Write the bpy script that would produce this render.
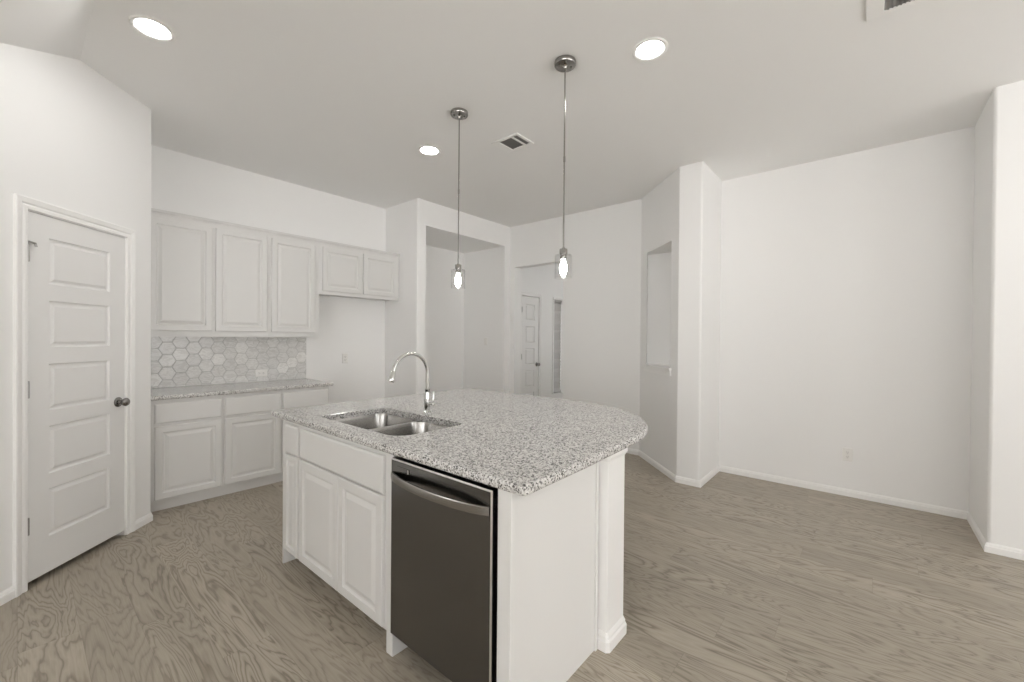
import bpy, bmesh, math, random
from mathutils import Vector, Matrix
from mathutils.geometry import tessellate_polygon

# ------------------------------------------------------------------ camera, sky, exposure
for o in list(bpy.data.objects):
    bpy.data.objects.remove(o, do_unlink=True)
scene = bpy.context.scene
COL = scene.collection
YAW, PITCH, ROLL, FPX, CAM_H = math.radians(40.36), math.radians(-0.376), math.radians(0.474), 420.0, 1.381
fh = Vector((math.cos(YAW), math.sin(YAW), 0)); rt = Vector((math.sin(YAW), -math.cos(YAW), 0)); up = Vector((0, 0, 1))
fw = fh * math.cos(PITCH) + up * math.sin(PITCH); u2 = up * math.cos(PITCH) - fh * math.sin(PITCH)
r3 = rt * math.cos(ROLL) + u2 * math.sin(ROLL); u3 = u2 * math.cos(ROLL) - rt * math.sin(ROLL)
cam_data = bpy.data.cameras.new('camera'); cam = bpy.data.objects.new('camera', cam_data); COL.objects.link(cam)
cam.matrix_world = Matrix(((r3.x, u3.x, -fw.x, 0), (r3.y, u3.y, -fw.y, 0), (r3.z, u3.z, -fw.z, CAM_H), (0, 0, 0, 1)))
cam_data.sensor_fit = 'HORIZONTAL'; cam_data.sensor_width = 36.0; cam_data.lens = FPX * 36.0 / 1024.0
cam_data.clip_start = 0.02; cam_data.clip_end = 100
scene.camera = cam

world = bpy.data.worlds.new('sky'); scene.world = world; world.use_nodes = True
wnt = world.node_tree; wb = wnt.nodes['Background']; wb.inputs[1].default_value = 2.2
# overcast sky above; brighter half below the horizon added to lift the ceiling
wtc = wnt.nodes.new('ShaderNodeTexCoord'); wsx = wnt.nodes.new('ShaderNodeSeparateXYZ'); wrp = wnt.nodes.new('ShaderNodeValToRGB')
wnt.links.new(wtc.outputs['Generated'], wsx.inputs[0]); wnt.links.new(wsx.outputs[2], wrp.inputs[0]); wnt.links.new(wrp.outputs[0], wb.inputs[0])
wma = wnt.nodes.new('ShaderNodeMath'); wma.operation = 'MULTIPLY_ADD'; wma.inputs[1].default_value = 0.5; wma.inputs[2].default_value = 0.5
wnt.links.new(wsx.outputs[2], wma.inputs[0]); wnt.links.new(wma.outputs[0], wrp.inputs[0])
wrp.color_ramp.elements[0].position = 0.47; wrp.color_ramp.elements[0].color = (1.75, 1.73, 1.70, 1)
wrp.color_ramp.elements[1].position = 0.53; wrp.color_ramp.elements[1].color = (1.0, 0.998, 0.992, 1)
scene.view_settings.view_transform = 'Standard'; scene.view_settings.look = 'None'
scene.view_settings.gamma = 1.0; scene.view_settings.use_curve_mapping = False
scene.view_settings.exposure = 0.98
LENS_EMIT, BULB_EMIT = 42.0, 30.0
cy = scene.cycles
cy.use_denoising = True; cy.max_bounces = 14; cy.diffuse_bounces = 10; cy.glossy_bounces = 6
cy.transmission_bounces = 10; cy.transparent_max_bounces = 10; cy.sample_clamp_indirect = 8.0
cy.caustics_reflective = False; cy.caustics_refractive = False

# ------------------------------------------------------------------ small helpers
S2 = math.sqrt(2.0)
rnd = random.Random(5)

def finish(name, bm, m, parent=None, smooth=False, base=(0, 0, 0)):
    """world-space bmesh -> ONE mesh object (under parent if given)"""
    if parent is not None:
        base = parent['_b'] if '_b' in parent else base
    bmesh.ops.recalc_face_normals(bm, faces=bm.faces[:])
    bm.transform(Matrix.Translation(-Vector(base)))
    if smooth:
        for f in bm.faces: f.smooth = not (m is M_GRANITE and abs(f.normal.z) > 0.999)
        for e in bm.edges:
            if len(e.link_faces) == 2 and e.calc_face_angle(0) > math.radians(38): e.smooth = False
    me = bpy.data.meshes.new(name); bm.to_mesh(me); bm.free()
    o = bpy.data.objects.new(name, me); COL.objects.link(o)
    if m: me.materials.append(m)
    if parent is not None:
        o.parent = parent; o['_b'] = list(base)
    else:
        o.location = base; o['_b'] = list(base)
    return o

def tag(o, label, cat, group=None):
    o['label'] = label; o['category'] = cat
    if group: o['group'] = group
    return o

def thing(name, label, cat, loc=(0, 0, 0), group=None):
    o = bpy.data.objects.new(name, None); COL.objects.link(o); o.location = loc; o['_b'] = list(loc)
    o.empty_display_size = 0.1
    return tag(o, label, cat, group)

def struct(name, bm, m, smooth=False, parent=None, label=None):
    o = finish(name, bm, m, parent, smooth)
    if parent is None:
        o['kind'] = 'structure'
        if label: tag(o, label, name.split('_')[0])
    return o

def dup(root, loc, label, rot=None):
    r = root.copy(); COL.objects.link(r); r.location = loc; r['label'] = label
    if rot is not None: r.rotation_euler = rot
    for ch in list(root.children):
        c = ch.copy(); COL.objects.link(c); c.parent = r
        for g in list(ch.children):
            d = g.copy(); COL.objects.link(d); d.parent = c
    return r

def box(bm, x0, x1, y0, y1, z0, z1, bev=0.0):
    vs = [bm.verts.new((x, y, z)) for z in (z0, z1) for y in (y0, y1) for x in (x0, x1)]
    q = [(0, 2, 3, 1), (4, 5, 7, 6), (0, 1, 5, 4), (2, 6, 7, 3), (0, 4, 6, 2), (1, 3, 7, 5)]
    fs = [bm.faces.new([vs[i] for i in a]) for a in q]
    if bev > 0:
        es = list({e for f in fs for e in f.edges})
        bmesh.ops.bevel(bm, geom=es, offset=bev, segments=2, profile=0.5, affect='EDGES')

def prism(bm, poly, z0, z1, cap=True):
    lo = [bm.verts.new((x, y, z0)) for x, y in poly]; hi = [bm.verts.new((x, y, z1)) for x, y in poly]
    n = len(poly)
    for i in range(n):
        bm.faces.new((lo[i], lo[(i + 1) % n], hi[(i + 1) % n], hi[i]))
    if cap:
        bm.faces.new(list(reversed(lo))); bm.faces.new(hi)

def round_poly(poly, rad, seg=6):
    """round the corners whose index is in rad {i: r}"""
    out = []; n = len(poly)
    for i, p in enumerate(poly):
        if i not in rad: out.append(p); continue
        p = Vector(p); a = Vector(poly[i - 1]); b = Vector(poly[(i + 1) % n]); r = rad[i]
        d1 = (a - p).normalized(); d2 = (b - p).normalized()
        ang = d1.angle(d2); t = r / math.tan(ang / 2)
        c = p + (d1 + d2).normalized() * (r / math.sin(ang / 2))
        s = p + d1 * t; e = p + d2 * t
        a0 = math.atan2(s.y - c.y, s.x - c.x); a1 = math.atan2(e.y - c.y, e.x - c.x)
        da = (a1 - a0 + math.pi) % (2 * math.pi) - math.pi
        for k in range(seg + 1):
            w = a0 + da * k / seg
            out.append((c.x + r * math.cos(w), c.y + r * math.sin(w)))
    return out

def lathe(bm, prof, c=(0, 0, 0), axis=(0, 0, 1), seg=32, closed=True):
    ax = Vector(axis).normalized(); q = Vector((0, 0, 1)).rotation_difference(ax); c = Vector(c)
    rows = []
    for r, z in prof:
        if r < 1e-6: rows.append([bm.verts.new(c + q @ Vector((0, 0, z)))])
        else: rows.append([bm.verts.new(c + q @ Vector((r * math.cos(2 * math.pi * k / seg), r * math.sin(2 * math.pi * k / seg), z))) for k in range(seg)])
    for a, b in zip(rows, rows[1:]):
        for k in range(seg):
            j = (k + 1) % seg
            if len(a) == 1 and len(b) == 1: continue
            if len(a) == 1: bm.faces.new((a[0], b[k], b[j]))
            elif len(b) == 1: bm.faces.new((a[k], a[j], b[0]))
            else: bm.faces.new((a[k], a[j], b[j], b[k]))
    if closed:
        for row, rev in ((rows[0], True), (rows[-1], False)):
            if len(row) > 1: bm.faces.new(row[::-1] if rev else row)

def tube(bm, pts, radii, seg=16, flat=1.0):
    pts = [Vector(p) for p in pts]; n = len(pts)
    if not hasattr(radii, '__len__'): radii = [radii] * n
    t0 = (pts[1] - pts[0]).normalized()
    nrm = t0.orthogonal().normalized(); rows = []
    for i, p in enumerate(pts):
        t = (pts[min(i + 1, n - 1)] - pts[max(i - 1, 0)]).normalized()
        nrm = (nrm - t * nrm.dot(t)).normalized(); bi = t.cross(nrm)
        rows.append([bm.verts.new(p + (nrm * math.cos(2 * math.pi * k / seg) + bi * math.sin(2 * math.pi * k / seg) * flat) * radii[i]) for k in range(seg)])
    for a, b in zip(rows, rows[1:]):
        for k in range(seg):
            j = (k + 1) % seg; bm.faces.new((a[k], a[j], b[j], b[k]))
    bm.faces.new(rows[0][::-1]); bm.faces.new(rows[-1])

def sweep(bm, path, prof, fmap, side=1.0, closed=False):
    """sweep an open profile [(off,h)] along a 2-D path with mitred corners"""
    P = [Vector(p) for p in path]; n = len(P); rows = []
    for i in range(n):
        ns = []
        if i > 0: d = (P[i] - P[i - 1]).normalized(); ns.append(Vector((-d.y, d.x)) * side)
        if i < n - 1: d = (P[i + 1] - P[i]).normalized(); ns.append(Vector((-d.y, d.x)) * side)
        m = ns[0] if len(ns) == 1 else (ns[0] + ns[1]) / (1 + ns[0].dot(ns[1]))
        rows.append([bm.verts.new(fmap(P[i].x + m.x * o, P[i].y + m.y * o, h)) for o, h in prof])
    k = len(prof)
    for a, b in zip(rows, rows[1:]):
        for j in range(k):
            bm.faces.new((a[j], a[(j + 1) % k], b[(j + 1) % k], b[j]))
    bm.faces.new(rows[0]); bm.faces.new(rows[-1][::-1])

def rings(bm, org, u, v, w, h, prof, back=True):
    """rectangular panel w x h; prof = [(inset, height along normal)] from the back edge to the centre"""
    org = Vector(org); u = Vector(u); v = Vector(v); n = u.cross(v)
    rows = []
    for i, d in prof:
        rows.append([bm.verts.new(org + u * a + v * b + n * d) for a, b in ((i, i), (w - i, i), (w - i, h - i), (i, h - i))])
    for a, b in zip(rows, rows[1:]):
        for k in range(4):
            bm.faces.new((a[k], a[(k + 1) % 4], b[(k + 1) % 4], b[k]))
    bm.faces.new(rows[-1])
    if back: bm.faces.new(rows[0][::-1])

# ------------------------------------------------------------------ materials
def new_mat(name):
    m = bpy.data.materials.new(name); m.use_nodes = True
    nt = m.node_tree; return m, nt, nt.nodes['Principled BSDF']

class NT:
    def __init__(s, nt): s.t = nt
    def n(s, kind, **kw):
        nd = s.t.nodes.new(kind)
        for k, v in kw.items():
            if k.startswith('i_'):
                key = k[2:]
                nd.inputs[int(key) if key.isdigit() else key.replace('_', ' ')].default_value = v
            else: setattr(nd, k, v)
        return nd
    def l(s, a, b): s.t.links.new(a, b)
    def math(s, op, a, b=None, c=None):
        nd = s.t.nodes.new('ShaderNodeMath'); nd.operation = op
        for i, x in enumerate((a, b, c)):
            if x is None: continue
            if isinstance(x, (int, float)): nd.inputs[i].default_value = x
            else: s.l(x, nd.inputs[i])
        return nd.outputs[0]
    def ramp(s, fac, stops, interp='LINEAR'):
        nd = s.t.nodes.new('ShaderNodeValToRGB'); nd.color_ramp.interpolation = interp
        cr = nd.color_ramp
        while len(cr.elements) < len(stops): cr.elements.new(0.5)
        for e, (p, c) in zip(cr.elements, stops):
            e.position = p; e.color = c if len(c) == 4 else (*c, 1)
        s.l(fac, nd.inputs[0]); return nd.outputs[0]
    def mix(s, fac, a, b, mode='MIX'):
        nd = s.t.nodes.new('ShaderNodeMix'); nd.data_type = 'RGBA'; nd.blend_type = mode
        for sock, x in ((nd.inputs[0], fac), (nd.inputs[6], a), (nd.inputs[7], b)):
            if isinstance(x, (int, float)): sock.default_value = x
            elif isinstance(x, tuple): sock.default_value = x if len(x) == 4 else (*x, 1)
            else: s.l(x, sock)
        return nd.outputs[2]

def paint(name, col, rough, bump=0.0, scale=90.0, spec=0.5):
    m, nt, b = new_mat(name); g = NT(nt)
    b.inputs['Base Color'].default_value = (*col, 1); b.inputs['Roughness'].default_value = rough
    b.inputs['Specular IOR Level'].default_value = spec
    if bump:
        tc = g.n('ShaderNodeTexCoord'); nz = g.n('ShaderNodeTexNoise', i_Scale=scale, i_Detail=3.0)
        g.l(tc.outputs['Object'], nz.inputs['Vector'])
        bp = g.n('ShaderNodeBump', i_Strength=bump, i_Distance=0.002); g.l(nz.outputs[0], bp.inputs['Height'])
        g.l(bp.outputs[0], b.inputs['Normal'])
    return m

def metal(name, col, rough, brushed=None, aniso=0.0):
    m, nt, b = new_mat(name); g = NT(nt)
    b.inputs['Base Color'].default_value = (*col, 1); b.inputs['Metallic'].default_value = 1.0
    b.inputs['Roughness'].default_value = rough
    if brushed:
        tc = g.n('ShaderNodeTexCoord'); mp = g.n('ShaderNodeMapping'); mp.inputs['Scale'].default_value = brushed
        nz = g.n('ShaderNodeTexNoise', i_Scale=1.0, i_Detail=2.0)
        g.l(tc.outputs['Object'], mp.inputs[0]); g.l(mp.outputs[0], nz.inputs['Vector'])
        r = g.math('MULTIPLY_ADD', nz.outputs[0], 0.16, rough - 0.08); g.l(r, b.inputs['Roughness'])
    return m

def emit(name, col, s):
    m, nt, b = new_mat(name)
    b.inputs['Base Color'].default_value = (0.8, 0.8, 0.8, 1)
    b.inputs['Emission Color'].default_value = (*col, 1); b.inputs['Emission Strength'].default_value = s
    return m

M_WALL = paint('wall_paint', (0.86, 0.858, 0.853), 0.6, 0.06, 120)
M_CEIL = paint('ceiling_paint', (0.87, 0.868, 0.863), 0.8, 0.10, 70)
M_TRIM = paint('trim_paint', (0.88, 0.876, 0.868), 0.35)
M_DOOR = paint('door_paint', (0.81, 0.806, 0.80), 0.4)
M_CAB = paint('cabinet_paint', (0.70, 0.695, 0.685), 0.35)
M_ISL = paint('island_panel_paint', (0.78, 0.776, 0.766), 0.4)
M_PLATE = paint('outlet_plastic', (0.82, 0.81, 0.79), 0.3)
M_DARK = paint('dark_gap', (0.01, 0.01, 0.01), 0.6)
M_SLOT = paint('slot_black', (0.03, 0.03, 0.03), 0.5)
M_NICKEL = metal('satin_nickel', (0.27, 0.26, 0.25), 0.24)
M_HINGE = metal('hinge_nickel', (0.42, 0.41, 0.40), 0.35)
M_CHROME = metal('chrome', (0.66, 0.66, 0.65), 0.07)
M_CANOPY = metal('polished_nickel', (0.36, 0.35, 0.335), 0.16)
M_STEEL = metal('stainless_sink', (0.40, 0.39, 0.375), 0.2)
M_DARKSTEEL = metal('dark_stainless', (0.185, 0.182, 0.178), 0.22)
M_EDGE = metal('edge_glint_and_badge', (0.72, 0.71, 0.69), 0.3)  # pale for the highlight put on the dishwasher edge; also the badge end
M_HANDLE = metal('brushed_handle', (0.34, 0.33, 0.315), 0.26)
M_LENS = emit('lamp_lens', (1.0, 0.985, 0.96), LENS_EMIT)
M_BULB = emit('bulb_glow', (1.0, 0.985, 0.95), BULB_EMIT)
M_VENTHOLE = paint('vent_dark', (0.30, 0.295, 0.29), 0.6)
M_BLIND = paint('blind_slat', (0.42, 0.41, 0.40), 0.5)

def mat_glass():
    m, nt, b = new_mat('clear_glass'); g = NT(nt); nt.nodes.remove(b)
    tr = g.n('ShaderNodeBsdfTransparent'); tr.inputs[0].default_value = (0.97, 0.97, 0.97, 1)
    gl = g.n('ShaderNodeBsdfGlossy', i_Roughness=0.03); lw = g.n('ShaderNodeLayerWeight', i_Blend=0.5)
    mx = g.n('ShaderNodeMixShader'); g.l(g.math('MULTIPLY_ADD', g.math('POWER', lw.outputs['Facing'], 3.0), 0.30, 0.03), mx.inputs[0]); g.l(tr.outputs[0], mx.inputs[1]); g.l(gl.outputs[0], mx.inputs[2])
    g.l(mx.outputs[0], nt.nodes['Material Output'].inputs[0])
    return m
M_GLASS = mat_glass()

def mat_granite(name, sc=1.0):
    m, nt, b = new_mat(name); g = NT(nt)
    tc = g.n('ShaderNodeTexCoord'); v = tc.outputs['Object']
    wn = g.n('ShaderNodeTexNoise', i_Scale=60.0 * sc, i_Detail=2.0); g.l(v, wn.inputs['Vector'])
    off = g.n('ShaderNodeVectorMath', operation='MULTIPLY_ADD'); g.l(wn.outputs['Color'], off.inputs[0])
    off.inputs[1].default_value = (0.006, 0.006, 0.006); g.l(v, off.inputs[2])
    v1 = g.n('ShaderNodeTexVoronoi', i_Scale=140.0 * sc); g.l(off.outputs[0], v1.inputs['Vector'])
    v2 = g.n('ShaderNodeTexVoronoi', i_Scale=235.0 * sc); g.l(off.outputs[0], v2.inputs['Vector'])
    sep1 = g.n('ShaderNodeSeparateColor'); g.l(v1.outputs['Color'], sep1.inputs[0])
    sep2 = g.n('ShaderNodeSeparateColor'); g.l(v2.outputs['Color'], sep2.inputs[0])
    c1 = g.ramp(sep1.outputs[0], [(0.0, (0.66, 0.65, 0.635)), (0.30, (0.54, 0.53, 0.515)), (0.50, (0.36, 0.352, 0.34)), (0.68, (0.74, 0.735, 0.72)), (0.84, (0.19, 0.186, 0.18)), (0.94, (0.60, 0.59, 0.575))], 'CONSTANT')
    spk = g.ramp(sep2.outputs[1], [(0.0, (0, 0, 0)), (0.82, (1, 1, 1))], 'CONSTANT')
    wht = g.ramp(sep2.outputs[2], [(0.0, (0, 0, 0)), (0.80, (1, 1, 1))], 'CONSTANT')
    c2 = g.mix(spk, c1, (0.07, 0.066, 0.062)); c3 = g.mix(wht, c2, (0.74, 0.73, 0.71))
    g.l(c3, b.inputs['Base Color']); b.inputs['Roughness'].default_value = 0.09
    b.inputs['Specular IOR Level'].default_value = 0.5
    return m
M_GRANITE = mat_granite('granite')

def mat_tile():
    m, nt, b = new_mat('marble_hex_tile'); g = NT(nt)
    at = g.n('ShaderNodeAttribute', attribute_name='tone')
    tc = g.n('ShaderNodeTexCoord')
    sh = g.n('ShaderNodeVectorMath', operation='MULTIPLY_ADD'); g.l(at.outputs['Color'], sh.inputs[0])
    sh.inputs[1].default_value = (7, 5, 9); g.l(tc.outputs['Object'], sh.inputs[2])
    mp = g.n('ShaderNodeMapping'); mp.inputs['Scale'].default_value = (9, 9, 22); mp.inputs['Rotation'].default_value = (0, 0.5, 0)
    g.l(sh.outputs[0], mp.inputs[0])
    nz = g.n('ShaderNodeTexNoise', i_Scale=1.0, i_Detail=6.0, i_Roughness=0.6, i_Distortion=1.6); g.l(mp.outputs[0], nz.inputs['Vector'])
    vein = g.math('ABSOLUTE', g.math('SUBTRACT', nz.outputs[0], 0.5))
    c = g.ramp(vein, [(0.0, (0.86, 0.855, 0.845)), (0.05, (0.77, 0.765, 0.75)), (0.14, (0.70, 0.69, 0.675)), (0.3, (0.79, 0.785, 0.77))])
    sp = g.n('ShaderNodeSeparateColor'); g.l(at.outputs['Color'], sp.inputs[0])
    tone = g.math('MULTIPLY_ADD', sp.outputs[0], 0.18, 0.88)
    mul = g.n('ShaderNodeVectorMath', operation='SCALE'); g.l(c, mul.inputs[0]); g.l(tone, mul.inputs['Scale'])
    g.l(mul.outputs[0], b.inputs['Base Color']); b.inputs['Roughness'].default_value = 0.16
    return m
M_TILE = mat_tile()
M_GROUT = paint('grout', (0.46, 0.455, 0.445), 0.8)

def mat_floor():
    m, nt, b = new_mat('oak_planks'); g = NT(nt)
    tc = g.n('ShaderNodeTexCoord'); sx = g.n('ShaderNodeSeparateXYZ'); g.l(tc.outputs['Object'], sx.inputs[0])
    X, Y = sx.outputs[0], sx.outputs[1]
    PW, PL = 0.19, 1.45
    px = g.math('DIVIDE', X, PW); row = g.math('FLOOR', px); fx = g.math('FRACT', px)
    wr = g.n('ShaderNodeTexWhiteNoise', noise_dimensions='1D'); g.l(row, wr.inputs['W'])
    py = g.math('ADD', g.math('DIVIDE', Y, PL), g.math('MULTIPLY', wr.outputs['Value'], 7.0))
    cell = g.math('FLOOR', py); fy = g.math('FRACT', py)
    cv = g.n('ShaderNodeCombineXYZ'); g.l(row, cv.inputs[0]); g.l(cell, cv.inputs[1])
    wn = g.n('ShaderNodeTexWhiteNoise', noise_dimensions='3D'); g.l(cv.outputs[0], wn.inputs['Vector'])
    rs = g.n('ShaderNodeSeparateColor'); g.l(wn.outputs['Color'], rs.inputs[0])
    # growth-ring contours, stretched along the board
    gx = g.math('ADD', g.math('MULTIPLY', X, 6.0), g.math('MULTIPLY', rs.outputs[0], 40.0))
    gy = g.math('ADD', g.math('MULTIPLY', Y, 0.95), g.math('MULTIPLY', rs.outputs[1], 40.0))
    gv = g.n('ShaderNodeCombineXYZ'); g.l(gx, gv.inputs[0]); g.l(gy, gv.inputs[1]); g.l(g.math('MULTIPLY', rs.outputs[2], 9.0), gv.inputs[2])
    n1 = g.n('ShaderNodeTexNoise', i_Scale=1.0, i_Detail=4.0, i_Roughness=0.46, i_Distortion=0.5); g.l(gv.outputs[0], n1.inputs['Vector'])
    ring = g.math('FRACT', g.math('MULTIPLY', n1.outputs[0], g.math('MULTIPLY_ADD', rs.outputs[2], 8.0, 16.0)))
    ringc = g.ramp(ring, [(0.0, (0.0, 0, 0)), (0.07, (0.05, 0.05, 0.05)), (0.28, (0.75, 0.75, 0.75)), (0.6, (1, 1, 1)), (0.93, (0.62, 0.62, 0.62)), (1.0, (0, 0, 0))])
    # pores / fibres
    fv = g.n('ShaderNodeCombineXYZ'); g.l(g.math('MULTIPLY', X, 170.0), fv.inputs[0]); g.l(g.math('ADD', g.math('MULTIPLY', Y, 5.0), g.math('MULTIPLY', rs.outputs[0], 30.0)), fv.inputs[1])
    n2 = g.n('ShaderNodeTexNoise', i_Scale=1.0, i_Detail=3.0, i_Roughness=0.6); g.l(fv.outputs[0], n2.inputs['Vector'])
    lv = g.n('ShaderNodeCombineXYZ'); g.l(g.math('MULTIPLY', X, 14.0), lv.inputs[0]); g.l(g.math('MULTIPLY', Y, 1.1), lv.inputs[1]); g.l(g.math('MULTIPLY', rs.outputs[1], 20.0), lv.inputs[2])
    n3 = g.n('ShaderNodeTexNoise', i_Scale=1.0, i_Detail=2.0); g.l(lv.outputs[0], n3.inputs['Vector'])
    fac = g.math('ADD', g.math('MULTIPLY', g.math('SUBTRACT', ringc, 0.55), g.math('MULTIPLY_ADD', wn.outputs['Value'], 0.34, 0.20)), g.math('ADD', g.math('MULTIPLY_ADD', n2.outputs[0], 0.44, 0.18), g.math('MULTIPLY', n3.outputs[0], 0.24)))
    c = g.ramp(fac, [(0.15, (0.195, 0.166, 0.128)), (0.45, (0.312, 0.273, 0.218)), (0.72, (0.410, 0.364, 0.299)), (0.95, (0.48, 0.432, 0.362))])
    tone = g.math('MULTIPLY_ADD', rs.outputs[1], 0.14, 0.93)
    ex = g.math('MINIMUM', fx, g.math('SUBTRACT', 1.0, fx)); ey = g.math('MINIMUM', fy, g.math('SUBTRACT', 1.0, fy))
    seam = g.math('MINIMUM', g.math('DIVIDE', ex, 0.008), g.math('DIVIDE', ey, 0.0012))
    seamc = g.math('MULTIPLY_ADD', g.math('MINIMUM', seam, 1.0), 0.22, 0.78)
    mul = g.n('ShaderNodeVectorMath', operation='SCALE'); g.l(c, mul.inputs[0]); g.l(g.math('MULTIPLY', tone, seamc), mul.inputs['Scale'])
    g.l(mul.outputs[0], b.inputs['Base Color'])
    g.l(g.math('MULTIPLY_ADD', n2.outputs[0], 0.16, 0.34), b.inputs['Roughness'])
    bp = g.n('ShaderNodeBump', i_Strength=0.25, i_Distance=0.001); g.l(fac, bp.inputs['Height']); g.l(bp.outputs[0], b.inputs['Normal'])
    return m
M_FLOOR = mat_floor()

# ------------------------------------------------------------------ room dimensions (metres)
CEIL = 3.048
C45 = 3.42                       # pantry wall plane: Y - X = C45
PCX, PCY = 0.640, 4.060          # pantry wall corner
KY = 4.804                       # kitchen back wall
FX = 3.096                       # fridge side wall
NY = 4.126                       # wall with the nook
FARX = 4.794
COLX, COLY0, COLY1 = 4.137, 1.196, 1.409
RX = 4.789
PIERX, PIERY = 4.139, -0.607
ANGY = 2.071
HALLY = 4.25
LX, BY = -3.6, -4.2              # room behind the camera
HX = 8.2
TOP = CEIL + 0.06

# ------------------------------------------------------------------ floor and ceiling
bm = bmesh.new(); box(bm, LX - 0.15, HX + 0.15, BY - 0.15, 5.3, -0.05, 0.0)
struct('floor', bm, M_FLOOR)

bm = bmesh.new()
prof = [(LX - 0.15, 2.74), (-0.235, 2.74), (0.245, CEIL), (HX + 0.15, CEIL), (HX + 0.15, 3.3), (LX - 0.15, 3.3)]
a = [bm.verts.new((x, BY - 0.15, z)) for x, z in prof]; b_ = [bm.verts.new((x, 5.3, z)) for x, z in prof]
for i in range(len(prof)):
    j = (i + 1) % len(prof); bm.faces.new((a[i], a[j], b_[j], b_[i]))
bm.faces.new(a[::-1]); bm.faces.new(b_)
struct('ceiling', bm, M_CEIL)

# ------------------------------------------------------------------ walls
def slab(bm, p0, p1, th, z1, holes=(), z0=0.0):
    """straight wall from p0 to p1; thickness th to the LEFT of the direction; holes [(a0,a1,z0,z1)] in metres along it"""
    p0 = Vector(p0); p1 = Vector(p1); d = (p1 - p0); L = d.length; d.normalize(); n = Vector((-d.y, d.x)) * th
    def piece(a0, a1, b0, b1):
        if a1 - a0 < 1e-5 or b1 - b0 < 1e-5: return
        A = p0 + d * a0; B = p0 + d * a1
        prism(bm, [(A.x, A.y), (B.x, B.y), (B.x + n.x, B.y + n.y), (A.x + n.x, A.y + n.y)], b0, b1)
    x = 0.0
    for a0, a1, b0, b1 in sorted(holes):
        piece(x, a0, z0, z1); piece(a0, a1, z0, b0); piece(a0, a1, b1, z1); x = a1
    piece(x, L, z0, z1)

def on45(s, off=0.0):            # s = distance along the pantry wall from its left end, off = out of the wall into the room
    x0, y0 = PCX - 0.81, PCY - 0.81
    return (x0 + s / S2 + off / S2, y0 + s / S2 - off / S2)
SL = 0.81 * S2                    # length of the pantry wall
s_of = lambda X: (X - (PCX - 0.81)) * S2
DS0, DS1, DH = s_of(0.028), s_of(0.482), 2.052      # pantry door opening

bm = bmesh.new()
slab(bm, on45(0), on45(SL - 0.03), 0.12, TOP, [(DS0, DS1, 0.0, DH)])
c0 = on45(SL - 0.03); c1 = on45(SL - 0.03, -0.12)
prism(bm, round_poly([c0, (PCX, PCY), (PCX, 5.2), (PCX - 0.12, 5.2), (PCX - 0.12, c1[1] + 0.05), c1], {1: 0.02}), 0, TOP)
prism(bm, [on45(0), on45(0, -0.17), (LX, PCY - 0.81 + 0.12), (LX, PCY - 0.81)], 0, TOP)
box(bm, -1.32, -1.2, PCY - 0.70, 5.2, 0, TOP); box(bm, -1.2, PCX - 0.12, 5.08, 5.2, 0, TOP)  # unseen pantry back walls, added to keep light from leaking under the door
struct('wall_pantry', bm, M_WALL)

bm = bmesh.new(); box(bm, PCX - 0.02, FX + 0.05, KY, KY + 0.12, 0, TOP); struct('wall_kitchen', bm, M_WALL)

NX0, NX1, NTOP, NBACK = 3.22, 4.672, 2.745, 5.0
bm = bmesh.new()
prism(bm, round_poly([(FX, 5.2), (FX, NY), (NX0, NY), (NX0, 5.2)], {1: 0.02}), 0, TOP)       # fridge side
box(bm, NX0, NX1, NY, NBACK + 0.12, NTOP, TOP)                                               # header and lowered nook ceiling
box(bm, NX0, NX1, NBACK, NBACK + 0.12, 0, NTOP)                                              # back of the nook
box(bm, NX1, FARX + 0.14, NY, NBACK + 0.12, 0, TOP)
struct('wall_nook', bm, M_WALL)

bm = bmesh.new()
slab(bm, (FARX, ANGY - 0.02), (FARX, NY + 0.02), -0.14, TOP, [(3.168 - ANGY + 0.02, 4.03 - ANGY + 0.02, 0.0, 2.437)])
struct('wall_far', bm, M_WALL)

# angled wall with its display niche, and the square column
bm = bmesh.new()
foot = [(FARX, ANGY), (COLX, COLY1), (COLX, COLY0), (FARX + 0.14, COLY0), (FARX + 0.14, ANGY)]
rf = round_poly(foot, {1: 0.012, 2: 0.02})
NZ0, NZ1 = 1.09, 2.372
A = (4.668, 1.944); B = (4.245, 1.518); C_ = (4.80, 1.518); D_ = (4.80, 1.99)
prism(bm, rf, 0, NZ0); prism(bm, rf, NZ1, TOP)
prism(bm, round_poly([B, (COLX, COLY1), (COLX, COLY0), (FARX + 0.14, COLY0), (FARX + 0.14, 1.518), C_], {1: 0.012, 2: 0.02}), NZ0, NZ1)
prism(bm, [(FARX, ANGY), A, D_, C_, (FARX + 0.14, 1.518), (FARX + 0.14, ANGY)], NZ0, NZ1)
struct('wall_angled', bm, M_WALL)

bm = bmesh.new(); box(bm, RX, RX + 0.14, PIERY - 0.02, COLY0 + 0.02, 0, TOP); struct('wall_right', bm, M_WALL)
bm = bmesh.new()
prism(bm, round_poly([(PIERX, BY), (PIERX, PIERY), (RX + 0.14, PIERY), (RX + 0.14, BY)], {1: 0.02}), 0, TOP)
struct('wall_pier', bm, M_WALL)

# the living room behind the camera: two walls of tall windows
bm = bmesh.new()
slab(bm, (LX, BY - 0.12), (LX, PCY - 0.75), 0.12, 2.80, [(0.4, 2.7, 0.75, 2.4), (2.9, 5.0, 0.75, 2.4)])
struct('wall_left', bm, M_WALL)
bm = bmesh.new()
slab(bm, (PIERX + 0.05, BY), (LX - 0.12, BY), 0.12, TOP, [(0.8, 2.3, 0.6, 2.4), (3.2, 4.7, 0.6, 2.4)])
struct('wall_back', bm, M_WALL)

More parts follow.
